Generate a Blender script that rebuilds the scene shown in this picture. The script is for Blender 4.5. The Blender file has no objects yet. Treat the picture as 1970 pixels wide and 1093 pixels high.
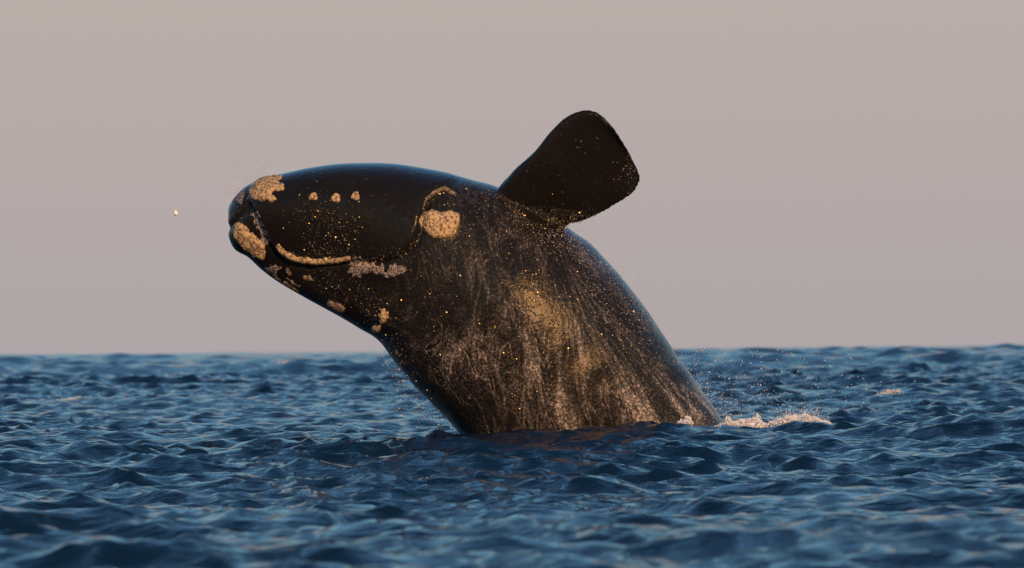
import bpy, bmesh, math, random
import numpy as np
from mathutils import Matrix, Vector, noise
from mathutils.bvhtree import BVHTree

S = bpy.context.scene
C = S.collection
rng = np.random.default_rng(7)
random.seed(7)

# ------------------------------------------------------------------ camera
EYE = 1.22            # metres above mean sea level (small boat)
FPX = 9000.0          # focal length in pixels of the 1970 px wide photograph
DIST = 60.0           # distance of the whale
cd = bpy.data.cameras.new('camera')
cam = bpy.data.objects.new('camera', cd)
C.objects.link(cam)
S.camera = cam
cd.sensor_width = 36.0
cd.lens = FPX / 1970 * 36
cd.clip_start = 0.5
cd.clip_end = 20000
PITCH = math.atan((672 - 546.5) / FPX)
ROLL = math.radians(-0.57)
CM = Matrix.Translation((0, 0, EYE)) @ Matrix.Rotation(math.pi / 2 + PITCH, 4, 'X') @ Matrix.Rotation(ROLL, 4, 'Z')
cam.matrix_world = CM
cd.dof.use_dof = True
cd.dof.focus_distance = DIST - 1.1
cd.dof.aperture_fstop = 3.0

# ------------------------------------------------------------------ light
SUN_DIR = Vector((0.31, -0.90, 0.25)).normalized()
elev = math.asin(SUN_DIR.z)
w = bpy.data.worlds.new('World')
S.world = w
w.use_nodes = True
nt = w.node_tree
nt.nodes.clear()
out = nt.nodes.new('ShaderNodeOutputWorld')
bg = nt.nodes.new('ShaderNodeBackground')
sky = nt.nodes.new('ShaderNodeTexSky')
sky.sky_type = 'NISHITA'
sky.sun_disc = False
sky.sun_elevation = elev
sky.sun_rotation = math.atan2(SUN_DIR.x, SUN_DIR.y)
sky.air_density = 1.4
sky.dust_density = 0.6
sky.ozone_density = 3.0
bg.inputs['Strength'].default_value = 0.15
# evening haze: a pinkish grey layer of air low over the sea, blue sky above it
tc = nt.nodes.new('ShaderNodeTexCoord')
sx = nt.nodes.new('ShaderNodeSeparateXYZ')
mr = nt.nodes.new('ShaderNodeMapRange')
mr.interpolation_type = 'SMOOTHSTEP'
mr.inputs['From Min'].default_value = 0.068
mr.inputs['From Max'].default_value = 0.17
ramp = nt.nodes.new('ShaderNodeMapRange')
ramp.inputs['From Min'].default_value = 0.0
ramp.inputs['From Max'].default_value = 0.075
hz = nt.nodes.new('ShaderNodeMix'); hz.data_type = 'RGBA'
hz.inputs[6].default_value = (2.82, 2.54, 2.58, 1)
hz.inputs[7].default_value = (3.28, 2.80, 2.62, 1)
mx = nt.nodes.new('ShaderNodeMix'); mx.data_type = 'RGBA'
L = nt.links.new
L(tc.outputs['Generated'], sx.inputs[0])
L(sx.outputs['Z'], mr.inputs['Value'])
L(sx.outputs['Z'], ramp.inputs['Value'])
L(ramp.outputs[0], hz.inputs[0])
L(mr.outputs[0], mx.inputs[0])
L(hz.outputs[2], mx.inputs[6])
tint = nt.nodes.new('ShaderNodeMix'); tint.data_type = 'RGBA'; tint.blend_type = 'MULTIPLY'
tint.inputs[0].default_value = 1.0
tint.inputs[7].default_value = (0.58, 0.80, 0.98, 1)
L(sky.outputs[0], tint.inputs[6])
L(tint.outputs[2], mx.inputs[7])
L(mx.outputs[2], bg.inputs['Color'])
L(bg.outputs[0], out.inputs['Surface'])

sl = bpy.data.lights.new('sun', 'SUN')
sl.energy = 4.5
sl.angle = math.radians(0.6)
sl.color = (1.0, 0.56, 0.25)
so = bpy.data.objects.new('sun', sl)
C.objects.link(so)
so.rotation_euler = SUN_DIR.to_track_quat('Z', 'Y').to_euler()
so.location = (20, -30, 15)

S.view_settings.view_transform = 'Standard'
S.view_settings.look = 'None'
S.view_settings.exposure = 0.0
S.view_settings.gamma = 1.0

# ------------------------------------------------------------------ helpers
R3 = np.array(CM.to_3x3())
EYEV = np.array([0, 0, EYE])

def P(px, py, Y):
    """photograph pixel -> world point at depth Y (layout only)"""
    px = np.asarray(px, float); py = np.asarray(py, float); Y = np.asarray(Y, float)
    d = np.stack([(px - 985) / FPX, (546.5 - py) / FPX, -np.ones_like(px)], -1) @ R3.T
    return EYEV + d * (Y / d[..., 1])[..., None]

def proj(p):
    q = (np.asarray(p, float) - EYEV) @ R3
    return 985 + FPX * q[..., 0] / -q[..., 2], 546.5 - FPX * q[..., 1] / -q[..., 2]

def smooth01(x):
    x = np.clip(x, 0, 1)
    return x * x * (3 - 2 * x)

def seg_dist(px, py, pts, closed=False):
    pts = list(pts)
    if closed: pts = pts + [pts[0]]
    d = np.full(px.shape, 1e9)
    for (x0, y0), (x1, y1) in zip(pts[:-1], pts[1:]):
        vx, vy = x1 - x0, y1 - y0
        t = np.clip(((px - x0) * vx + (py - y0) * vy) / (vx * vx + vy * vy + 1e-9), 0, 1)
        d = np.minimum(d, np.hypot(px - x0 - t * vx, py - y0 - t * vy))
    return d

def inside(px, py, poly):
    r = np.zeros(px.shape, bool)
    n = len(poly)
    for i in range(n):
        (x0, y0), (x1, y1) = poly[i], poly[(i + 1) % n]
        c = ((y0 > py) != (y1 > py)) & (px < (x1 - x0) * (py - y0) / (y1 - y0 + 1e-12) + x0)
        r ^= c
    return r

def sdist(px, py, poly):
    d = seg_dist(px, py, poly, True)
    return np.where(inside(px, py, poly), d, -d)

def mesh_np(name, verts, faces, smooth=True):
    me = bpy.data.meshes.new(name)
    verts = np.asarray(verts, np.float32); faces = np.asarray(faces, np.int32)
    k = faces.shape[1]
    me.vertices.add(len(verts)); me.vertices.foreach_set('co', verts.ravel())
    me.loops.add(faces.size); me.loops.foreach_set('vertex_index', faces.ravel())
    me.polygons.add(len(faces))
    me.polygons.foreach_set('loop_start', np.arange(0, faces.size, k, dtype=np.int32))
    me.polygons.foreach_set('loop_total', np.full(len(faces), k, np.int32))
    me.update(calc_edges=True); me.validate()
    me.polygons.foreach_set('use_smooth', np.full(len(me.polygons), bool(smooth)))
    return me

def add(name, me, mat, parent=None, **props):
    o = bpy.data.objects.new(name, me)
    C.objects.link(o)
    if me is not None and mat is not None: me.materials.append(mat)
    if parent is not None: o.parent = parent
    for k, v in props.items(): o[k] = v
    return o

def catmull(pts, n):
    pts = np.asarray(pts, float)
    seg = len(pts) - 1
    t = np.linspace(0, seg, n)
    i = np.clip(t.astype(int), 0, seg - 1); f = (t - i)[:, None]
    g = lambda k: pts[np.clip(i + k, 0, seg)]
    p0, p1, p2, p3 = g(-1), g(0), g(1), g(2)
    return 0.5 * (2 * p1 + (p2 - p0) * f + (2 * p0 - 5 * p1 + 4 * p2 - p3) * f ** 2 + (3 * p1 - p0 - 3 * p2 + p3) * f ** 3)

# ------------------------------------------------------------------ materials
def new_mat(name):
    m = bpy.data.materials.new(name); m.use_nodes = True
    n = m.node_tree.nodes
    return m, n, m.node_tree.links.new, n['Principled BSDF']

def N(n, typ, **kw):
    nd = n.new(typ)
    for k, v in kw.items():
        if hasattr(nd, k): setattr(nd, k, v)
        else: nd.inputs[k.replace('_', ' ')].default_value = v
    return nd

def ramp_node(n, stops):
    r = n.new('ShaderNodeValToRGB')
    e = r.color_ramp.elements
    while len(e) < len(stops): e.new(0.5)
    for el, (p, c) in zip(e, stops):
        el.position = p
        el.color = (c, c, c, 1) if not isinstance(c, tuple) else (*c, 1)
    return r

# sea water
WATER, n, lk, b = new_mat('sea_water')
b.inputs['Base Color'].default_value = (0.0022, 0.013, 0.034, 1)
b.inputs['Roughness'].default_value = 0.05
b.inputs['IOR'].default_value = 1.333
geo = n.new('ShaderNodeNewGeometry')
n1 = N(n, 'ShaderNodeTexNoise', Scale=5.0, Detail=5.0, Roughness=0.6)
mp = n.new('ShaderNodeMapping'); mp.inputs['Scale'].default_value = (0.7, 1.15, 1); mp.inputs['Rotation'].default_value = (0, 0, 0.35)
lk(geo.outputs['Position'], mp.inputs[0]); lk(mp.outputs[0], n1.inputs['Vector'])
bq = N(n, 'ShaderNodeBump', Strength=1.0, Distance=0.18)
n2 = N(n, 'ShaderNodeTexNoise', Scale=1.5, Detail=3.0, Roughness=0.55)
lk(mp.outputs[0], n2.inputs['Vector']); lk(n2.outputs['Fac'], bq.inputs['Height'])
bp = N(n, 'ShaderNodeBump', Strength=1.0, Distance=0.075)
lk(bq.outputs[0], bp.inputs['Normal'])
lk(n1.outputs['Fac'], bp.inputs['Height'])
lk(bp.outputs[0], b.inputs['Normal'])

# whale skin
SKIN, n, lk, b = new_mat('whale_skin')
att = n.new('ShaderNodeAttribute'); att.attribute_name = 'flow'      # (across flow, along flow, depth) in metres
wet = n.new('ShaderNodeAttribute'); wet.attribute_name = 'wet'
geo = n.new('ShaderNodeNewGeometry')
mp1 = n.new('ShaderNodeMapping'); mp1.inputs['Scale'].default_value = (3.6, 0.75, 1.2)
lk(att.outputs['Vector'], mp1.inputs[0])
st1 = N(n, 'ShaderNodeTexNoise', Scale=1.0, Detail=7.0, Roughness=0.66, Distortion=0.5); lk(mp1.outputs[0], st1.inputs['Vector'])
mp2 = n.new('ShaderNodeMapping'); mp2.inputs['Scale'].default_value = (8, 3.2, 3)
lk(att.outputs['Vector'], mp2.inputs[0])
st2 = N(n, 'ShaderNodeTexNoise', Scale=1.0, Detail=8.0, Roughness=0.72, Distortion=0.8); lk(mp2.outputs[0], st2.inputs['Vector'])
r1 = ramp_node(n, [(0.50, 0.0), (0.56, 0.25), (0.63, 1.0)]); lk(st1.outputs['Fac'], r1.inputs[0])
r2 = ramp_node(n, [(0.50, 0.0), (0.64, 1.0)]); lk(st2.outputs['Fac'], r2.inputs[0])
speck = N(n, 'ShaderNodeTexNoise', Scale=34.0, Detail=4.0, Roughness=0.8); lk(geo.outputs['Position'], speck.inputs['Vector'])
r3 = ramp_node(n, [(0.50, 0.0), (0.58, 1.0)]); lk(speck.outputs['Fac'], r3.inputs[0])
def mul(a, c):
    m_ = n.new('ShaderNodeMath'); m_.operation = 'MULTIPLY'
    for i, v in enumerate((a, c)):
        if isinstance(v, (int, float)): m_.inputs[i].default_value = v
        else: lk(v, m_.inputs[i])
    return m_.outputs[0]
def addm(a, c):
    m_ = n.new('ShaderNodeMath'); m_.operation = 'ADD'; m_.use_clamp = True
    for i, v in enumerate((a, c)):
        if isinstance(v, (int, float)): m_.inputs[i].default_value = v
        else: lk(v, m_.inputs[i])
    return m_.outputs[0]

# thin rivulets
mp3 = n.new('ShaderNodeMapping'); mp3.inputs['Scale'].default_value = (3.4, 0.8, 1.0)
lk(att.outputs['Vector'], mp3.inputs[0])
st3 = N(n, 'ShaderNodeTexNoise', Scale=1.0, Detail=4.0, Roughness=0.6, Distortion=0.9); lk(mp3.outputs[0], st3.inputs['Vector'])
rv = ramp_node(n, [(0.475, 0.0), (0.497, 1.0), (0.505, 1.0), (0.53, 0.0)]); lk(st3.outputs['Fac'], rv.inputs[0])
mp4 = n.new('ShaderNodeMapping'); mp4.inputs['Scale'].default_value = (1.6, 1.1, 1.0); mp4.inputs['Location'].default_value = (7, 3, 1)
lk(att.outputs['Vector'], mp4.inputs[0])
big = N(n, 'ShaderNodeTexNoise', Scale=1.0, Detail=3.0, Roughness=0.6); lk(mp4.outputs[0], big.inputs['Vector'])
rb = ramp_node(n, [(0.36, 0.12), (0.62, 1.0)]); lk(big.outputs['Fac'], rb.inputs[0])
film = addm(mul(r1.outputs[0], 0.55), mul(r2.outputs[0], 0.12))
film = mul(film, addm(mul(r3.outputs[0], 0.80), 0.20))
film = addm(film, mul(mul(rv.outputs[0], 0.42), addm(mul(r3.outputs[0], 0.75), 0.25)))
film = addm(mul(film, rb.outputs[0]), mul(mul(r3.outputs[0], rb.outputs[0]), 0.08))
film = mul(mul(film, 1.55), wet.outputs['Fac'])
mixc = n.new('ShaderNodeMix'); mixc.data_type = 'RGBA'
mixc.inputs[6].default_value = (0.009, 0.008, 0.0085, 1)
mixc.inputs[7].default_value = (0.50, 0.42, 0.38, 1)
lk(film, mixc.inputs[0]); lk(mixc.outputs[2], b.inputs['Base Color'])
b.inputs['IOR'].default_value = 1.30
b.inputs['Specular Tint'].default_value = (1.0, 0.84, 0.58, 1)
rr = n.new('ShaderNodeMapRange'); rr.inputs['To Min'].default_value = 0.16; rr.inputs['To Max'].default_value = 0.6
lk(film, rr.inputs['Value']); lk(rr.outputs[0], b.inputs['Roughness'])
bump1 = N(n, 'ShaderNodeBump', Strength=0.7, Distance=0.0045)
lk(speck.outputs['Fac'], bump1.inputs['Height'])
bump2 = N(n, 'ShaderNodeBump', Strength=0.3, Distance=0.018)
pim = N(n, 'ShaderNodeTexNoise', Scale=13.0, Detail=2.0, Roughness=0.6, Distortion=0.4); lk(geo.outputs['Position'], pim.inputs['Vector'])
bump3 = N(n, 'ShaderNodeBump', Strength=0.9, Distance=0.011)
lk(pim.outputs['Fac'], bump3.inputs['Height']); lk(bump3.outputs[0], bump2.inputs['Normal'])
lk(st2.outputs['Fac'], bump2.inputs['Height']); lk(bump2.outputs[0], bump1.inputs['Normal'])
lk(bump1.outputs[0], b.inputs['Normal'])

def rough_mat(name, c1, c2, scale, lo=0.42, hi=0.58, bumpd=0.03):
    m, n, lk, b = new_mat(name)
    g = n.new('ShaderNodeNewGeometry')
    t = N(n, 'ShaderNodeTexNoise', Scale=scale, Detail=5.0, Roughness=0.7)
    lk(g.outputs['Position'], t.inputs['Vector'])
    r = ramp_node(n, [(lo, c1), (hi, c2)])
    lk(t.outputs['Fac'], r.inputs[0]); lk(r.outputs[0], b.inputs['Base Color'])
    b.inputs['Roughness'].default_value = 0.7
    bm_ = N(n, 'ShaderNodeBump', Strength=0.8, Distance=bumpd)
    lk(t.outputs['Fac'], bm_.inputs['Height']); lk(bm_.outputs[0], b.inputs['Normal'])
    return m
CALL = rough_mat('callosity', (0.10, 0.055, 0.03), (0.52, 0.37, 0.20), 26, 0.41, 0.54, 0.035)
CALL2 = rough_mat('callosity_dull', (0.04, 0.028, 0.02), (0.30, 0.21, 0.14), 24, 0.42, 0.62)
FOAM = rough_mat('foam', (0.74, 0.73, 0.72), (0.90, 0.89, 0.88), 20, 0.35, 0.6)
FOAM.node_tree.nodes['Principled BSDF'].inputs['Subsurface Weight'].default_value = 0.0
FOAM.node_tree.nodes['Principled BSDF'].inputs['Subsurface Radius'].default_value = (0.06, 0.05, 0.05)
FOAMSKIN = rough_mat('foam_on_skin', (0.02, 0.017, 0.017), (0.46, 0.37, 0.34), 40, 0.44, 0.64, 0.01)
DROP, n, lk, b = new_mat('water_drop')
b.inputs['Base Color'].default_value = (0.72, 0.68, 0.66, 1)
b.inputs['Roughness'].default_value = 0.15
b.inputs['IOR'].default_value = 1.33
g_ = n.new('ShaderNodeNewGeometry')
t_ = N(n, 'ShaderNodeTexNoise', Scale=3.0); lk(g_.outputs['Position'], t_.inputs['Vector'])
r_ = ramp_node(n, [(0.3, (0.55, 0.52, 0.5)), (0.7, (0.85, 0.82, 0.8))]); lk(t_.outputs['Fac'], r_.inputs[0]); lk(r_.outputs[0], b.inputs['Base Color'])

WETDROP, n, lk, b = new_mat('skin_drop')
b.inputs['Roughness'].default_value = 0.22
b.inputs['IOR'].default_value = 1.5
g_ = n.new('ShaderNodeNewGeometry')
t_ = N(n, 'ShaderNodeTexNoise', Scale=5.0); lk(g_.outputs['Position'], t_.inputs['Vector'])
r_ = ramp_node(n, [(0.35, (0.10, 0.085, 0.075)), (0.7, (0.50, 0.43, 0.38))]); lk(t_.outputs['Fac'], r_.inputs[0]); lk(r_.outputs[0], b.inputs['Base Color'])

GLINT, n, lk, b = new_mat('sun_glint')
b.inputs['Roughness'].default_value = 0.24
b.inputs['IOR'].default_value = 1.5
b.inputs['Specular Tint'].default_value = (1.0, 0.85, 0.45, 1)
g_ = n.new('ShaderNodeNewGeometry')
t_ = N(n, 'ShaderNodeTexNoise', Scale=5.0); lk(g_.outputs['Position'], t_.inputs['Vector'])
r_ = ramp_node(n, [(0.35, (0.015, 0.012, 0.010)), (0.7, (0.05, 0.04, 0.03))]); lk(t_.outputs['Fac'], r_.inputs[0]); lk(r_.outputs[0], b.inputs['Base Color'])

# ------------------------------------------------------------------ sea
WIND = math.radians(-98)          # waves run roughly towards the boat
comps = []
def octave(lmin, lmax, slope, num, spread):
    for i in range(num):
        lam = lmin * (lmax / lmin) ** ((i + rng.random()) / num)
        k = 2 * math.pi / lam
        th = WIND + rng.normal() * spread
        a = slope * math.sqrt(2.0 / num) / k
        comps.append((lam, k, math.cos(th), math.sin(th), a, rng.random() * 6.283))
octave(0.22, 0.5, 0.165, 34, 0.95)
octave(0.5, 1.0, 0.175, 34, 0.9)
octave(1.0, 2.2, 0.140, 30, 0.75)
NSMALL = len(comps)
octave(2.2, 6.0, 0.070, 20, 0.6)
octave(6.0, 14., 0.028, 10, 0.5)
octave(16., 45., 0.032, 10, 0.4)

RIDGES = [  # x, y, half length x, half length y, height, slant : single low swells round the whale
    (1.5, 58.0, 8.0, 3.0, 0.08, 0.0),
    (1.7, 57.3, 1.3, 1.5, 0.14, 0.0),
    (7.4, 55.6, 2.3, 2.2, 0.36, -0.15),
    (-7.0, 50.0, 2.5, 2.5, 0.18, 0.1),
]
def sea(x, y, cell):
    """displacement of the sea surface at rest position x, y; cell = grid spacing there"""
    dist = np.hypot(x, y)
    dx = np.zeros_like(x); dy = np.zeros_like(x); dz = np.zeros_like(x)
    calm = 0.85 + 0.15 * smooth01((np.hypot((x - 1.2) / 7, (y - 58) / 6)) - 0.3)
    swell = 0.6 + 1.9 * smooth01((dist - 70) / 260)
    swell *= 1 - 0.85 * np.exp(-((x - 1.5) / 7) ** 2 - ((y - 58) / 6) ** 2)
    calm *= 1 + 0.5 * smooth01((dist - 75) / 120)
    gust = 1 + 0.28 * np.sin(x * 0.31 + 1.3 + 0.8 * np.sin(y * .17)) * np.sin(y * 0.13 + 0.6)
    for j, (lam, k, c, s, a, ph) in enumerate(comps):
        fade = np.clip((lam / cell - 1.3) / 1.2, 0, 1)
        if not fade.any(): continue
        arg = (k * (x * c + y * s) + ph).astype(np.float32)
        A = (a * fade * (swell if j >= NSMALL else calm * gust)).astype(np.float32)
        sn, cs = np.sin(arg), np.cos(arg)
        dz += A * sn
        q = 1.0 if lam < 6 else 0.3
        dx -= q * A * c * (-cs); dy -= q * A * s * (-cs)
    for rx, ry, lx, ly, h, sl_ in RIDGES:
        u = (x - rx) / lx; v = (y - ry - sl_ * (x - rx)) / ly
        dz += h * np.exp(-u * u - v * v)
    return x + dx, y + dy, dz

def build_sea():
    rows = [11.0]
    while rows[-1] < 3500:
        r = rows[-1]
        rows.append(r * (1 + 1 / (330.0 if r < 42 else 600.0 if r < 75 else 500.0 if r < 200 else 300.0 if r < 600 else 140.0)))
    rows = np.array(rows)
    rows = np.concatenate([[-60, -20, 0.5, 4, 8], rows, [6000, 12000]])
    core = np.radians(np.linspace(-8.5, 8.5, 450))
    side = np.radians(np.concatenate([np.linspace(8.5, 22, 61)[1:], [25, 27, 30, 34, 40, 48, 60, 72, 80]]))
    ang = np.concatenate([-side[::-1], core, side])
    tn = np.tan(ang)
    base = np.maximum(np.abs(rows), 11)
    Xg = base[:, None] * tn[None, :]
    Yg = np.repeat(rows[:, None], len(ang), 1)
    cell = np.maximum(np.gradient(rows)[:, None] * 0.8, np.gradient(tn)[None, :] * base[:, None])
    x, y, z = sea(Xg.astype(np.float32), Yg.astype(np.float32), cell.astype(np.float32))
    far = smooth01((Yg - 900) / 2000)
    z = z * (1 - 0.8 * far)
    V = np.stack([x, y, z], -1).reshape(-1, 3)
    nr, nc = Xg.shape
    i = np.arange((nr - 1) * nc).reshape(nr - 1, nc)[:, :-1].ravel()
    F = np.stack([i, i + 1, i + nc + 1, i + nc], 1)
    add('sea', mesh_np('sea', V, F), WATER, kind='structure')
build_sea()

def sea_z(x, y):
    x = np.atleast_1d(np.asarray(x, np.float32)); y = np.atleast_1d(np.asarray(y, np.float32))
    return sea(x, y, np.full_like(x, 0.15))[2]

# ------------------------------------------------------------------ whale
BASE = P(1130, 822, DIST); BASE = np.array([BASE[0], DIST, 0.0])
whale = bpy.data.objects.new('whale', None); C.objects.link(whale)
whale.location = BASE
whale['label'] = 'black right whale breaching upside down out of the sea with one flipper raised'
whale['category'] = 'whale'

# pairs of outline points: back and rostrum side, throat and belly side; half width across; egg factor
ST = [
    ((440, 424), (439, 400), 0.10, 0.0),
    ((440, 452), (447, 386), 0.22, 0.1),
    ((452, 480), (466, 364), 0.36, 0.15),
    ((478, 495), (500, 345), 0.52, 0.2),
    ((505, 520), (545, 335), 0.68, 0.3),
    ((540, 546), (600, 323), 0.82, 0.35),
    ((590, 574), (670, 315), 0.95, 0.35),
    ((640, 602), (745, 315), 1.06, 0.30),
    ((690, 631), (825, 326), 1.16, 0.25),
    ((728, 655), (900, 343), 1.25, 0.18),
    ((762, 700), (975, 369), 1.33, 0.10),
    ((798, 743), (1050, 410), 1.38, 0.05),
    ((834, 779), (1120, 457), 1.42, 0.0),
    ((868, 815), (1185, 520), 1.45, 0.0),
    ((903, 862), (1250, 605), 1.46, 0.0),
    ((948, 930), (1322, 713), 1.44, 0.0),
    ((1003, 1005), (1392, 812), 1.38, 0.0),
    ((1070, 1090), (1460, 910), 1.28, 0.0),
    ((1150, 1180), (1530, 1010), 1.12, 0.0),
]
def build_body():
    ns, na = 150, 120
    arr = np.array([[*a, *c, h, e] for a, c, h, e in ST])
    arr = catmull(arr, ns)
    mid = (arr[:, 0:2] + arr[:, 2:4]) / 2
    ax = np.concatenate([[0], np.cumsum(np.hypot(*np.diff(mid, axis=0).T))]) / 150.0
    a0 = ax[np.argmin(np.hypot(mid[:, 0] - 985, mid[:, 1] - 585))]
    bend = DIST + np.where(ax < a0, 0.012, 0.075) * (ax - a0) ** 2
    A = P(arr[:, 0], arr[:, 1], bend); B = P(arr[:, 2], arr[:, 3], bend)
    th = np.linspace(0, 2 * math.pi, na, endpoint=False)
    ct = np.cos(th); sn = np.sin(th)
    cen = (A + B) / 2; hv = (B - A) / 2
    V = cen[:, None] + hv[:, None] * ct[None, :, None]
    prof = np.sign(sn) * np.abs(sn) ** 0.88
    V[:, :, 1] += arr[:, 4][:, None] * prof[None] * (1 + arr[:, 5][:, None] * (ct[None] - 0.2))
    V = V.reshape(-1, 3)
    i = np.arange((ns - 1) * na); j = i // na * na + (i + 1) % na
    F = [tuple(f) for f in np.stack([i, j, j + na, i + na], 1)]
    F.append(tuple(range(na - 1, -1, -1))); F.append(tuple((ns - 1) * na + np.arange(na)))
    V = [tuple(v - BASE) for v in V]
    # raised flipper: upper edge, lower edge, half thickness, depth offset
    FL = [
        ((935, 385), (1000, 470), 0.30, -0.30),
        ((957, 366), (1045, 452), 0.27, -0.50),
        ((990, 326), (1085, 434), 0.21, -0.72),
        ((1028, 291), (1120, 426), 0.165, -0.90),
        ((1058, 254), (1155, 411), 0.14, -1.02),
        ((1090, 224), (1190, 391), 0.12, -1.12),
        ((1120, 212), (1217, 373), 0.105, -1.20),
        ((1148, 216), (1231, 352), 0.09, -1.27),
        ((1175, 240), (1230, 333), 0.075, -1.33),
        ((1196, 268), (1218, 310), 0.05, -1.37),
        ((1206, 284), (1210, 292), 0.02, -1.39),
    ]
    fa = catmull(np.array([[*a, *c, t, y] for a, c, t, y in FL]), 50)
    A = P(fa[:, 0], fa[:, 1], DIST + fa[:, 5]); B = P(fa[:, 2], fa[:, 3], DIST + fa[:, 5] + 0.42)
    m = 40
    th = np.linspace(0, 2 * math.pi, m, endpoint=False)
    cen = (A + B) / 2; hv = (A - B) / 2
    FV = cen[:, None] + hv[:, None] * np.cos(th)[None, :, None]
    lead = 1 + 0.35 * np.cos(th)           # leading edge is the thicker one
    FV[:, :, 1] += fa[:, 4][:, None] * (np.sin(th) * lead)[None]
    o = len(V)
    V += [tuple(v - BASE) for v in FV.reshape(-1, 3)]
    i = np.arange(49 * m); j = i // m * m + (i + 1) % m
    F += [tuple(o + f) for f in np.stack([i, i + m, j + m, j], 1)]
    F.append(tuple(o + np.arange(m))); F.append(tuple(o + 49 * m + np.arange(m - 1, -1, -1)))
    me = bpy.data.meshes.new('whale_raw'); me.from_pydata(V, [], F); me.update()
    bm = bmesh.new(); bm.from_mesh(me)
    for fs in (bm.faces[:],): bmesh.ops.recalc_face_normals(bm, faces=fs)
    bm.to_mesh(me); bm.free()
    # grow body and flipper into one skin
    tmp = bpy.data.objects.new('tmp', me); C.objects.link(tmp)
    rm = tmp.modifiers.new('r', 'REMESH'); rm.mode = 'VOXEL'; rm.voxel_size = 0.026
    dg = bpy.context.evaluated_depsgraph_get()
    me2 = bpy.data.meshes.new_from_object(tmp.evaluated_get(dg))
    bpy.data.objects.remove(tmp); bpy.data.meshes.remove(me)
    return me2

def get_v(me):
    v = np.empty(len(me.vertices) * 3, np.float32); me.vertices.foreach_get('co', v); return v.reshape(-1, 3).astype(float)
def get_n(me):
    v = np.empty(len(me.vertices) * 3, np.float32); me.vertices.foreach_get('normal', v); return v.reshape(-1, 3).astype(float)

body = build_body()
V = get_v(body)
ed = np.empty(len(body.edges) * 2, np.int32); body.edges.foreach_get('vertices', ed); ed = ed.reshape(-1, 2)
deg = np.bincount(ed.ravel(), minlength=len(V))[:, None]
def lap(V, lam):
    acc = np.zeros_like(V)
    for a in range(3):
        acc[:, a] = np.bincount(ed[:, 0], V[ed[:, 1], a], len(V)) + np.bincount(ed[:, 1], V[ed[:, 0], a], len(V))
    return V + lam * (acc / deg - V)
for _ in range(10):
    V = lap(V, 0.5); V = lap(V, -0.52)
body.vertices.foreach_set('co', V.astype(np.float32).ravel()); body.update()

FLIP = [(958, 366), (990, 322), (1030, 287), (1058, 250), (1092, 219), (1125, 206), (1155, 212), (1180, 238), (1205, 270),
        (1222, 308), (1238, 338), (1236, 362), (1190, 398), (1140, 422), (1090, 440), (1060, 440), (1010, 420)]
LIP = [(476, 384), (498, 416), (514, 452), (530, 478), (556, 498), (600, 508), (648, 503), (690, 499), (740, 500), (772, 492),
       (796, 468), (808, 438), (813, 404), (832, 372), (856, 361), (880, 340), (830, 300), (640, 290), (500, 310)]
EYEP = [(816, 403), (834, 375), (856, 365), (880, 378), (893, 400), (890, 428), (868, 455), (845, 463), (822, 450), (810, 430)]

def sculpt(V):
    Nn = get_n(body)
    px, py = proj(V + BASE)
    side = np.abs(Nn[:, 1]) ** 1.0
    flp = inside(px, py, FLIP) & (V[:, 1] < -0.62)
    d = sdist(px, py, LIP) / 150.0
    off = 0.07 * smooth01((d + 0.01) / 0.055) - 0.03 * np.exp(-((d + 0.04) / 0.035) ** 2)
    off *= smooth01((px - 455) / 50)
    # mound round the eye with a crease above it
    e = sdist(px, py, EYEP) / 150.0
    off += 0.055 * smooth01((e + 0.02) / 0.16) - 0.03 * np.exp(-((e + 0.015) / 0.03) ** 2) * (py < 400)
    cx, cy = (px - 852) / 34, (py - 393) / 16
    off -= 0.075 * np.exp(-(cx * cx + cy * cy) * 1.2)
    # brow bumps along the rostrum, blowhole bump, folds behind the head
    for bx, by, r, h in ((646, 592, 26, .04), (735, 618, 22, .05), (520, 528, 20, .03), (470, 460, 26, .05), (512, 362, 30, .04), (576, 552, 24, .025)):
        off += h * np.exp(-((px - bx) ** 2 + (py - by) ** 2) / r ** 2)
    off += 0.10 * np.exp(-((px - 1025) ** 2 + (py - 545) ** 2) / 95.0 ** 2)  # flank bulge added to gather the sun's highlight into one spot
    f1 = seg_dist(px, py, [(905, 372), (960, 405), (1010, 432), (1060, 446)]) / 150.0
    off -= 0.05 * np.exp(-(f1 / 0.06) ** 2)
    f2 = seg_dist(px, py, [(742, 655), (800, 690), (860, 740), (905, 800)]) / 150.0
    off -= 0.035 * np.exp(-(f2 / 0.10) ** 2)
    off = np.where(flp, 0, off * side)
    gp = seg_dist(px, py, [(425, 441), (446, 437), (462, 418), (480, 396)]) / 150.0
    off -= 0.03 * np.exp(-(gp / 0.045) ** 2) * smooth01((500 - px) / 20)
    # broad unevenness of blubber, long shallow furrows
    q = V[:, 0] * 0.8 - V[:, 2] * 0.25
    wob = 0.007 * np.sin(q * 7 + 1.3 * np.sin(V[:, 2] * 2.1)) + 0.004 * np.sin(V[:, 0] * 3.3 + V[:, 2] * 4.1 + V[:, 1] * 2)
    wob += 0.006 * np.sin(V[:, 0] * 9.1 - V[:, 2] * 5.2 + 2 * np.sin(V[:, 2] * 3.3))
    off += np.where(flp, 0.25, 1.0) * wob * (0.25 + 0.75 * smooth01((px - 820) / 150))
    return V + Nn * off[:, None], flp, px, py, side
V, flp, px, py, side = sculpt(V)
body.vertices.foreach_set('co', V.astype(np.float32).ravel()); body.update()
body.polygons.foreach_set('use_smooth', np.ones(len(body.polygons), bool))

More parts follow.
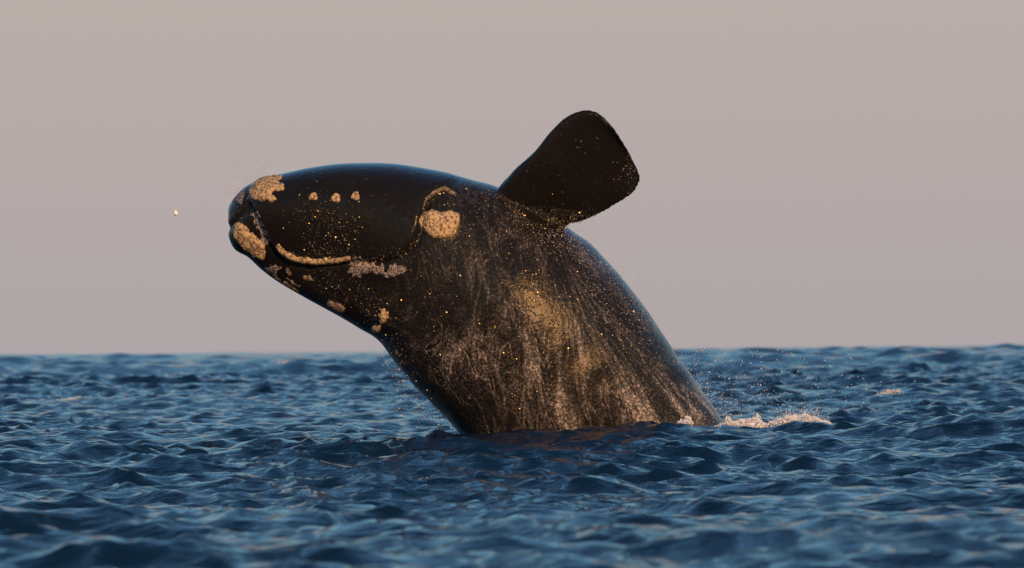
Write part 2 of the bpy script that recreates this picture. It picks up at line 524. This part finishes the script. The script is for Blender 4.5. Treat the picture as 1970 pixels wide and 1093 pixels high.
# how much foam and running water lies on the skin, and which way it runs
bodyness = smooth01((px - 700) / 260 + (py - 520) / 420)
wetv = 0.10 + 0.9 * bodyness
wetv = np.where(sdist(px, py, LIP) > -4, 0.05, wetv)
band = seg_dist(px, py, [(735, 665), (800, 740), (875, 822)])
wetv *= 0.12 + 0.88 * smooth01((band - 14) / 55)  # thins the pale film along the underside, painting its strip of shade
wetv *= 0.32 + 0.68 * smooth01((py - 520) / 240)
nearflip = smooth01(1 - seg_dist(px, py, [(960, 395), (1010, 425), (1065, 435)]) / 70)
wetv *= 1 - 0.7 * nearflip
wetv = np.where(flp, 0.02, wetv)
qx = V[:, 0].copy()
zz = V[:, 2]
for _ in range(12):
    xr = qx * 150 + 1130
    a = 0.12 + 0.75 * smooth01((xr - 1080) / 330) + 0.62 * smooth01((1000 - xr) / 170)
    qx = V[:, 0] + a * zz * 1.0
at_ = body.attributes.new('flow', 'FLOAT_VECTOR', 'POINT')
at_.data.foreach_set('vector', np.stack([qx, zz, V[:, 1]], 1).astype(np.float32).ravel())
at_ = body.attributes.new('wet', 'FLOAT', 'POINT')
at_.data.foreach_set('value', wetv.astype(np.float32))
add('body', body, SKIN, whale)

# ---- patches that lie on the skin
bv = BVHTree.FromPolygons([tuple(v) for v in V], [tuple(p.vertices) for p in body.polygons])
BV = Vector(BASE)
eyev = Vector((0, 0, EYE)) - BV
def hit(px_, py_):
    p = Vector(P(px_, py_, DIST)) - BV
    d = (p - eyev).normalized()
    h = bv.ray_cast(eyev + d * 50, d, 30)
    return h[0], h[1]

def patch(name, poly, mat, thick=0.05, step=1.4, lump=16.0, dip=None, rag=2.2, **props):
    xs = [p[0] for p in poly]; ys = [p[1] for p in poly]
    gx = np.arange(min(xs) - 5, max(xs) + 5, step); gy = np.arange(min(ys) - 5, max(ys) + 5, step)
    GX, GY = np.meshgrid(gx, gy)
    wobx = np.array([noise.noise((x * 0.13, y * 0.13, 1.7)) for x, y in zip(GX.ravel(), GY.ravel())]).reshape(GX.shape)
    D = sdist(GX, GY, poly) + wobx * rag * 2
    idx = -np.ones(GX.shape, int); vs = []
    for r, c in zip(*np.where(D > -step * 1.2)):
        p, nn = hit(GX[r, c], GY[r, c])
        if p is None: continue
        e = float(np.clip(D[r, c] / 6.0, -0.4, 1))
        q = p * lump
        lm = 0.5 + 0.5 * noise.turbulence(q, 3, False) + 0.35 * noise.noise(q * 3.1)
        h = thick * (math.sqrt(e) if e > 0 else e) * (0.6 + 0.4 * lm)
        if dip is not None:
            dd = math.hypot(GX[r, c] - dip[0], GY[r, c] - dip[1])
            h -= thick * 0.9 * math.exp(-(dd / dip[2]) ** 2)
        idx[r, c] = len(vs); vs.append(p + nn * h)
    fs = []
    for r in range(idx.shape[0] - 1):
        for c in range(idx.shape[1] - 1):
            q = (idx[r, c], idx[r + 1, c], idx[r + 1, c + 1], idx[r, c + 1])
            if min(q) >= 0 and max((vs[q[0]] - vs[q[2]]).length, (vs[q[1]] - vs[q[3]]).length) < 0.4: fs.append(q)
    if not fs: return None
    me = mesh_np(name, [tuple(v) for v in vs], fs)
    return add(name, me, mat, whale, **props)

def disc(cx, cy, rx, ry=None, rot=0, n=14):
    ry = ry or rx
    o = []
    for i in range(n):
        t = 2 * math.pi * i / n; k = 1 + 0.13 * math.sin(3 * t + cx) + 0.08 * math.sin(5 * t + cy)
        x, y = rx * k * math.cos(t), ry * k * math.sin(t)
        o.append((cx + x * math.cos(rot) - y * math.sin(rot), cy + x * math.sin(rot) + y * math.cos(rot)))
    return o
def strip(pts, wd):
    p = np.array(pts, float); d = np.gradient(p, axis=0); d /= np.linalg.norm(d, axis=1)[:, None]
    nr = np.stack([-d[:, 1], d[:, 0]], 1)
    ww = np.asarray(wd, float) if np.ndim(wd) else np.full(len(p), float(wd))
    return [tuple(v) for v in np.concatenate([p + nr * ww[:, None] / 2, (p - nr * ww[:, None] / 2)[::-1]])]

patch('callosity', [(478, 368), (488, 352), (512, 340), (541, 338), (538, 349), (548, 357), (546, 367), (530, 366), (521, 372), (533, 381), (530, 388), (505, 388), (482, 384)], CALL, 0.05, label='broad tan chin callosity')
patch('callosity', [(450, 431), (460, 427), (474, 437), (488, 452), (500, 460), (510, 470), (512, 494), (505, 500), (490, 492), (470, 478), (455, 462), (448, 445)], CALL, 0.055, label='tan bonnet callosity at the tip of the snout')
patch('callosity', strip([(533, 472), (545, 487), (565, 497), (600, 504), (640, 503), (674, 497)], [8, 11, 12, 12, 11, 9]), CALL, 0.045, rag=1.0, label='long tan callosity along the lip')
patch('callosity', [(813, 410), (807, 425), (812, 440), (825, 453), (845, 460), (866, 455), (880, 440), (886, 421), (882, 410), (868, 405), (850, 409), (830, 404)], CALL, 0.045, rag=1.2, lump=14, label='round pale callosity by the eye')
for cx in ((603, 378, 8), (646, 381, 9), (684, 377, 8)):
    patch('callosity', disc(*cx), CALL, 0.035, step=1.2, dip=(cx[0], cx[1], 3), rag=0.6)
patch('callosity', disc(553, 523, 7), CALL2, 0.04)
patch('callosity', disc(592, 536, 10, 5, .2), CALL2, 0.03)
patch('callosity', disc(646, 589, 19, 8, .45), CALL2, 0.05)
patch('callosity', disc(737, 609, 9, 15, .3), CALL, 0.05)
patch('callosity', disc(724, 633, 10, 8, -.4), CALL, 0.05)
patch('callosity', strip([(530, 533), (550, 546), (575, 562)], 6), CALL2, 0.03)
patch('callosity', strip([(550, 534), (563, 543), (575, 552)], 4), CALL2, 0.03)
patch('callosity', strip([(813, 402), (820, 384), (836, 369), (856, 362), (878, 374)], [3, 5, 7, 9, 6]), CALL2, 0.025, step=1.2, rag=1.0)
ep, en = hit(854, 393)
em = bmesh.new(); bmesh.ops.create_uvsphere(em, u_segments=20, v_segments=12, radius=0.05)
me = bpy.data.meshes.new('eye'); em.to_mesh(me); em.free()
for p_ in me.polygons: p_.use_smooth = True
EYEM = rough_mat('eye', (0.006, 0.005, 0.005), (0.014, 0.011, 0.009), 30, 0.4, 0.6, 0.0)
EYEM.node_tree.nodes['Principled BSDF'].inputs['Roughness'].default_value = 0.12
eo = add('eye', me, EYEM, whale); eo.location = ep - en * 0.025
# foam clinging to the skin
for poly in (disc(457, 381, 13, 11), strip([(490, 410), (497, 430), (507, 452), (512, 470)], 13), disc(692, 514, 24, 17), disc(525, 519, 13, 9), disc(760, 520, 26, 10, -.2), disc(725, 515, 14, 8)):
    patch('foam', poly, FOAMSKIN, 0.010, rag=4.5, lump=34)

# ------------------------------------------------------------------ drops, sun glints and spray
ico = [(0, 0, 1), (1, 0, 0), (0, 1, 0), (-1, 0, 0), (0, -1, 0), (0, 0, -1)]
icf = [(0, 1, 2), (0, 2, 3), (0, 3, 4), (0, 4, 1), (5, 2, 1), (5, 3, 2), (5, 4, 3), (5, 1, 4)]
def drops(name, pos, rad, mat, parent=None, stretch=1.0, extra=(), **props):
    pos = np.asarray(pos); rad = np.asarray(rad)
    n_ = len(pos)
    sc = rad[:, None, None] * (0.75 + 0.5 * rng.random((n_, 6, 1)))
    V_ = pos[:, None] + np.array(ico)[None] * sc * np.array([1, 1, stretch])[None, None]
    F_ = np.array(icf)[None] + (np.arange(n_) * 6)[:, None, None]
    V_ = V_.reshape(-1, 3); F_ = F_.reshape(-1, 3)
    for q_, t_ in extra:
        F_ = np.concatenate([F_, t_ + len(V_)]); V_ = np.concatenate([V_, q_])
    return add(name, mesh_np(name, V_, F_), mat, parent, **props)

# drops on the skin
Nn = get_n(body)
wgt = np.where(V[:, 1] < 0.1, 1.0, 0.15) * (0.12 + 0.55 * bodyness)
patchy = np.array([noise.noise((a * 1.6, b_ * 1.6, c_ * 0.8)) for a, b_, c_ in V[::1]])
wgt *= smooth01(patchy * 1.3 + 0.55) ** 2
wgt = np.where(flp, 0.03, wgt)
wgt *= np.where(inside(px, py, LIP), 0.35, 1.0)
for pts, sd, k in (([(590, 410), (640, 425), (665, 440)], 30, 0.5), ([(600, 470), (700, 495), (770, 490)], 14, 0.8), ([(985, 415), (1060, 425), (1120, 418)], 14, 0.9), ([(1195, 340), (1215, 300)], 18, .4), ([(813, 400), (800, 462), (770, 492)], 5, 1.5), ([(830, 375), (858, 363)], 8, 1.2), ([(650, 560), (720, 580)], 25, .7)):
    dd = seg_dist(px, py, pts)
    wgt += np.where(V[:, 1] < -0.1, k * np.exp(-(dd / sd) ** 2), 0) * (0.3 + smooth01(patchy * 1.5 + 0.4))
wgt *= smooth01((side - 0.22) / 0.3) * np.where(flp & (side < 0.7), 0.0, 1.0)
wgt[V[:, 2] < -0.3] = 0
pk = rng.choice(len(V), 5200, p=wgt / wgt.sum())
rd = 0.003 + 0.006 * rng.random(len(pk)) ** 3
jit = rng.normal(size=(len(pk), 3)) * 0.012
pos = V[pk] + jit; pos += Nn[pk] * (rd * 0.5 + np.abs((jit * Nn[pk]).sum(1)))[:, None]
drops('drops_and_glints', pos, rd, WETDROP, whale, kind='stuff')

# flat facets added as sun glints, turned to bounce sunlight at the camera
def glint_facets(name, pos, nrm, rad, mat, parent, **props):
    m = len(pos)
    t1 = np.cross(nrm, np.array([0.31, 0.2, 0.93])); t1 /= np.linalg.norm(t1, axis=1)[:, None]
    t2 = np.cross(nrm, t1)
    VV = []
    for ring, hgt in ((0.7, 0.3), (1.0, -0.2)):
        for k_ in range(5):
            a_ = 2 * math.pi * k_ / 5 + 0.3
            VV.append(pos + (t1 * math.cos(a_) * ring + t2 * math.sin(a_) * ring * 0.8 + nrm * hgt) * rad[:, None])
    VV = np.stack(VV, 1).reshape(-1, 3)
    tri = [(0, 1, 2), (0, 2, 3), (0, 3, 4)] + [f_ for k_ in range(5) for f_ in ((5 + k_, 5 + (k_ + 1) % 5, (k_ + 1) % 5), (5 + k_, (k_ + 1) % 5, k_))]
    FF = (np.array(tri)[None] + (np.arange(m) * 10)[:, None, None]).reshape(-1, 3)
    return add(name, mesh_np(name, VV, FF, smooth=False), mat, parent, **props)
HALF = np.array((SUN_DIR + Vector((0, -1, -0.0)).normalized()).normalized())
wg = wgt * 0.25
for pts, sd, k_ in (([(595, 405), (630, 420), (668, 440)], 30, 1.0), ([(555, 488), (640, 490)], 9, 1.3), ([(700, 497), (770, 492), (800, 462), (811, 430), (813, 400)], 4, 2.2),
                   ([(825, 382), (858, 364)], 7, 2.0), ([(850, 402), (868, 396)], 5, 1.5), ([(1000, 418), (1045, 428), (1085, 425)], 12, 1.2), ([(1022, 540), (1038, 556)], 17, 3.2),
                   ([(1000, 520), (1060, 600)], 55, 0.55), ([(900, 620), (1000, 680)], 60, 0.35), ([(660, 545), (735, 575)], 22, .6), ([(840, 430), (878, 430)], 16, .5)):
    dd = seg_dist(px, py, pts)
    wg += np.where(V[:, 1] < -0.1, k_ * np.exp(-(dd / sd) ** 2), 0)
wg *= np.where(flp & (side < 0.75), 0.0, 1.0)
wg[V[:, 2] < -0.3] = 0; wg[V[:, 1] > 0] = 0
pk = rng.choice(len(V), 3000, p=wg / wg.sum())
nn_ = Nn[pk] + 0.9 * HALF + rng.normal(size=(len(pk), 3)) * 0.30
nn_ /= np.linalg.norm(nn_, axis=1)[:, None]
rd = 0.006 + 0.010 * rng.random(len(pk)) ** 3
big_ = rng.random(len(pk)) < 0.15
nb_ = HALF + rng.normal(size=(len(pk), 3)) * 0.07; nb_ /= np.linalg.norm(nb_, axis=1)[:, None]
nn_ = np.where(big_[:, None], nb_, nn_)
rd = np.where(big_, 0.005 + 0.010 * rng.random(len(pk)) ** 2.5, rd)
glint_facets('drops_and_glints', V[pk] + Nn[pk] * 0.006 + rng.normal(size=(len(pk), 3)) * 0.008, nn_, rd, GLINT, whale, kind='stuff')

def cloud(n_, fx, fy, ysd, rmin, rmax, y0=DIST):
    x_ = fx(n_); y_ = fy(n_, x_)
    Y = y0 + rng.normal(size=n_) * ysd
    return P(x_, y_, Y), rmin + (rmax - rmin) * rng.random(n_) ** 4
edge_pts = catmull(np.array([(1085, 432), (1125, 460), (1165, 497), (1200, 537), (1240, 590), (1270, 635), (1300, 680), (1330, 725), (1360, 770), (1395, 812)]), 200)
k = rng.integers(0, 200, 1500); off_ = rng.exponential(26, 1500)
x_ = edge_pts[k, 0] + off_ * 0.8 - 6; y_ = edge_pts[k, 1] - off_ * 0.35 + rng.normal(size=1500) * 14
sp1 = P(x_, y_, DIST + rng.normal(size=1500) * 0.8); r1_ = 0.002 + 0.006 * rng.random(1500) ** 3
x_ = 1320 + rng.gamma(2.0, 75, 1300); y_ = 800 - np.abs(rng.normal(size=1300)) * 85
sp2 = P(x_, y_, DIST + rng.normal(size=1300) * 1.0); r2_ = 0.002 + 0.009 * rng.random(1300) ** 5
x_ = rng.uniform(1180, 1600, 160); y_ = rng.uniform(360, 760, 160)
sp3 = P(x_, y_, DIST + rng.normal(size=160))
k = rng.integers(0, 200, 1700); off_ = -rng.gamma(1.6, 26, 1700)
sp4 = P(edge_pts[k, 0] + off_ * 0.85, edge_pts[k, 1] - off_ * 0.45, DIST - 1.35 + rng.normal(size=1700) * 0.25)
keep4 = rng.random(1700) < smooth01((760 - edge_pts[k, 1]) / 250); sp4 = sp4[keep4]; r4_ = 0.002 + 0.005 * rng.random(len(sp4)) ** 3
r3_ = 0.003 + 0.006 * rng.random(160) ** 3
drops('spray', np.concatenate([sp1, sp2, sp3, sp4]), np.concatenate([r1_, r2_, r3_, r4_]), DROP, None, kind='stuff',
      label='fine spray of drops hanging in the air along the whale\'s back', category='spray')
# drips under the throat
ps, rs = [], []
for (x0, y0, x1, y1, n_) in ((745, 670, 772, 800, 60), (778, 735, 770, 790, 60), (800, 760, 812, 820, 50), (760, 700, 830, 760, 120), (735, 680, 790, 740, 120), (820, 790, 850, 825, 60), (740, 690, 860, 825, 120)):
    t = rng.random(n_)
    ps.append(P(x0 + (x1 - x0) * t + rng.normal(size=n_) * 7, y0 + (y1 - y0) * t + rng.normal(size=n_) * 10, DIST + rng.normal(size=n_) * .4)); rs.append(0.002 + 0.008 * rng.random(n_) ** 4)
drops('drip', np.concatenate(ps), np.concatenate(rs), DROP, None, 1.4, kind='stuff', label='water drops dripping from the underside of the whale\'s head', category='drips')
# mist blown off the snout
x_ = 432 + rng.gamma(1.6, 26, 1900); y_ = 385 - rng.gamma(1.7, 24, 1900) - (x_ - 432) * 0.25
tt = rng.random(260)
x_[:260] = 496 + 46 * tt + rng.normal(size=260) * 4; y_[:260] = 336 - 46 * tt + rng.normal(size=260) * 5
x_[260:620] = 434 + rng.gamma(2, 9, 360); y_[260:620] = 384 - rng.gamma(2.2, 16, 360)
drops('spray', P(x_, y_, DIST + rng.normal(size=1900) * .3), 0.002 + 0.004 * rng.random(1900) ** 4, DROP, None, kind='stuff', label='thin mist of drops above the whale\'s snout', category='spray')
x_ = 1205 + rng.gamma(1.5, 12, 200); y_ = 350 + rng.normal(size=200) * 35
drops('spray', P(x_, y_, DIST - 1.2 + rng.normal(size=200) * .2), 0.0015 + 0.004 * rng.random(200) ** 4, DROP, None, kind='stuff', label='few drops flung off the flipper tip', category='spray')

# ------------------------------------------------------------------ foam on the water
def foam_heap(name, blobs, n_, label, y0, seed, size=1.0):
    """blobs: (px centre, py base, half width px, height px, weight)"""
    r_ = np.random.default_rng(seed)
    wts = np.array([b_[4] for b_ in blobs], float); ch = r_.choice(len(blobs), n_, p=wts / wts.sum())
    bl = np.array(blobs)[ch]
    u = np.clip(r_.normal(size=n_) * 0.45, -1.15, 1.15)
    top = bl[:, 3] * np.clip(1 - u * u, 0.06, 1) * (0.85 + 0.2 * np.sin(u * 5 + seed) * np.sin(u * 11))
    hgt = top * r_.random(n_) ** 0.75
    fly = r_.random(n_) < 0.03
    hgt = np.where(fly, top * (1 + r_.exponential(0.3, n_)), hgt)
    Yd = y0 + r_.normal(size=n_) * 0.32
    p = P(bl[:, 0] + u * bl[:, 2], bl[:, 1] - hgt, Yd)
    rad = np.where(fly, 0.003 + 0.005 * r_.random(n_), 0.004 + 0.012 * r_.random(n_) ** 2)
    core = r_.random(n_) < 0.0
    extra = []
    for bx, by, hw, hh, wt in blobs:
        if hw < 20 or size != 1.0: continue
        nu, nv = 46, 18
        U, Vv = np.meshgrid(np.linspace(0, 2 * math.pi, nu, endpoint=False), np.linspace(0, math.pi * 0.5, nv))
        c0 = P(bx, by, y0); sc_ = float(P(bx + 100, by, y0)[0] - c0[0]) / 100
        X_ = np.cos(U) * np.cos(Vv); Y_ = np.sin(U) * np.cos(Vv); Z_ = np.sin(Vv)
        Q = np.stack([X_ * hw * sc_ * 0.8, Y_ * min(0.35, hw * sc_), Z_ * hh * sc_ * 0.95], -1).reshape(-1, 3)
        k_ = np.array([0.92 + 0.22 * noise.turbulence(Vector(q) * 9 + Vector((bx, 0, 0)), 4, False) + 0.16 * noise.noise(Vector(q) * 34) for q in Q])
        Q = Q * k_[:, None]; Q[:, 2] = np.where(Z_.ravel() < 0.02, -0.25, Q[:, 2])
        i_ = np.arange((nv - 1) * nu); j_ = i_ // nu * nu + (i_ + 1) % nu
        T = np.concatenate([np.stack([i_, j_, j_ + nu], 1), np.stack([i_, j_ + nu, i_ + nu], 1)])
        extra.append((Q + c0, T))
    rad = np.where(core & ~fly & (hgt < top * 0.6), 0.024, rad) * size
    return drops(name, p, rad, FOAM, None, extra=extra, kind='stuff', label=label, category='foam')
foam_heap('foam', [(1540, 828, 72, 30, 5), (1508, 826, 42, 25, 2), (1562, 826, 58, 22, 2)], 20000, 'large heap of white foam churned up beside the whale\'s back', 59.3, 1)
foam_heap('foam', [(1405, 820, 26, 10, 2), (1440, 822, 45, 18, 1.4), (1455, 822, 14, 30, .4), (1400, 815, 7, 16, .3)], 2600, 'low line of foam where the whale\'s back meets the water', 59.2, 2)
foam_heap('foam', [(1316, 816, 15, 10, 1), (1324, 814, 9, 15, .6)], 500, 'small splash of foam against the whale\'s side', 58.35, 3)

def sea_hit(px_, py_):
    Y = np.arange(62, 420, 0.25)
    p = P(np.full(len(Y), px_), np.full(len(Y), py_), Y)
    z = sea_z(p[:, 0], p[:, 1])
    i_ = np.argmax(z > p[:, 2])
    return float(Y[i_]) if (z > p[:, 2]).any() else 200.0
for (x_, y_, hw, hh, num, lb) in ((1718, 754, 26, 9, 450, 'small whitecap breaking on a wave well behind the foam heap'),
                                  (162, 764, 42, 4, 260, 'thin streak of foam on open water ahead of the whale\'s snout'),
                                  (560, 694, 20, 3, 130, 'tiny whitecap just below the horizon behind the whale\'s head')):
    Yh = sea_hit(x_, y_)
    foam_heap('whitecap', [(x_, y_ + 3, hw, hh, 1), (x_ - hw * .5, y_ + 5, hw * .7, hh * .6, 1)], num, lb, Yh, int(x_), size=Yh / 95)

# flung drop, far from the rest
dm = bmesh.new(); bmesh.ops.create_icosphere(dm, subdivisions=3, radius=0.024)
for v in dm.verts: v.co *= 1 + 0.18 * noise.noise(v.co * 40); v.co.z *= 1.25
me = bpy.data.meshes.new('water_drop'); dm.to_mesh(me); dm.free()
for p_ in me.polygons: p_.use_smooth = True
o = add('water_drop', me, FOAM, None, label='single blob of water flung into the air before the snout', category='water drop')
o.location = Vector(P(338, 410, 48.0))
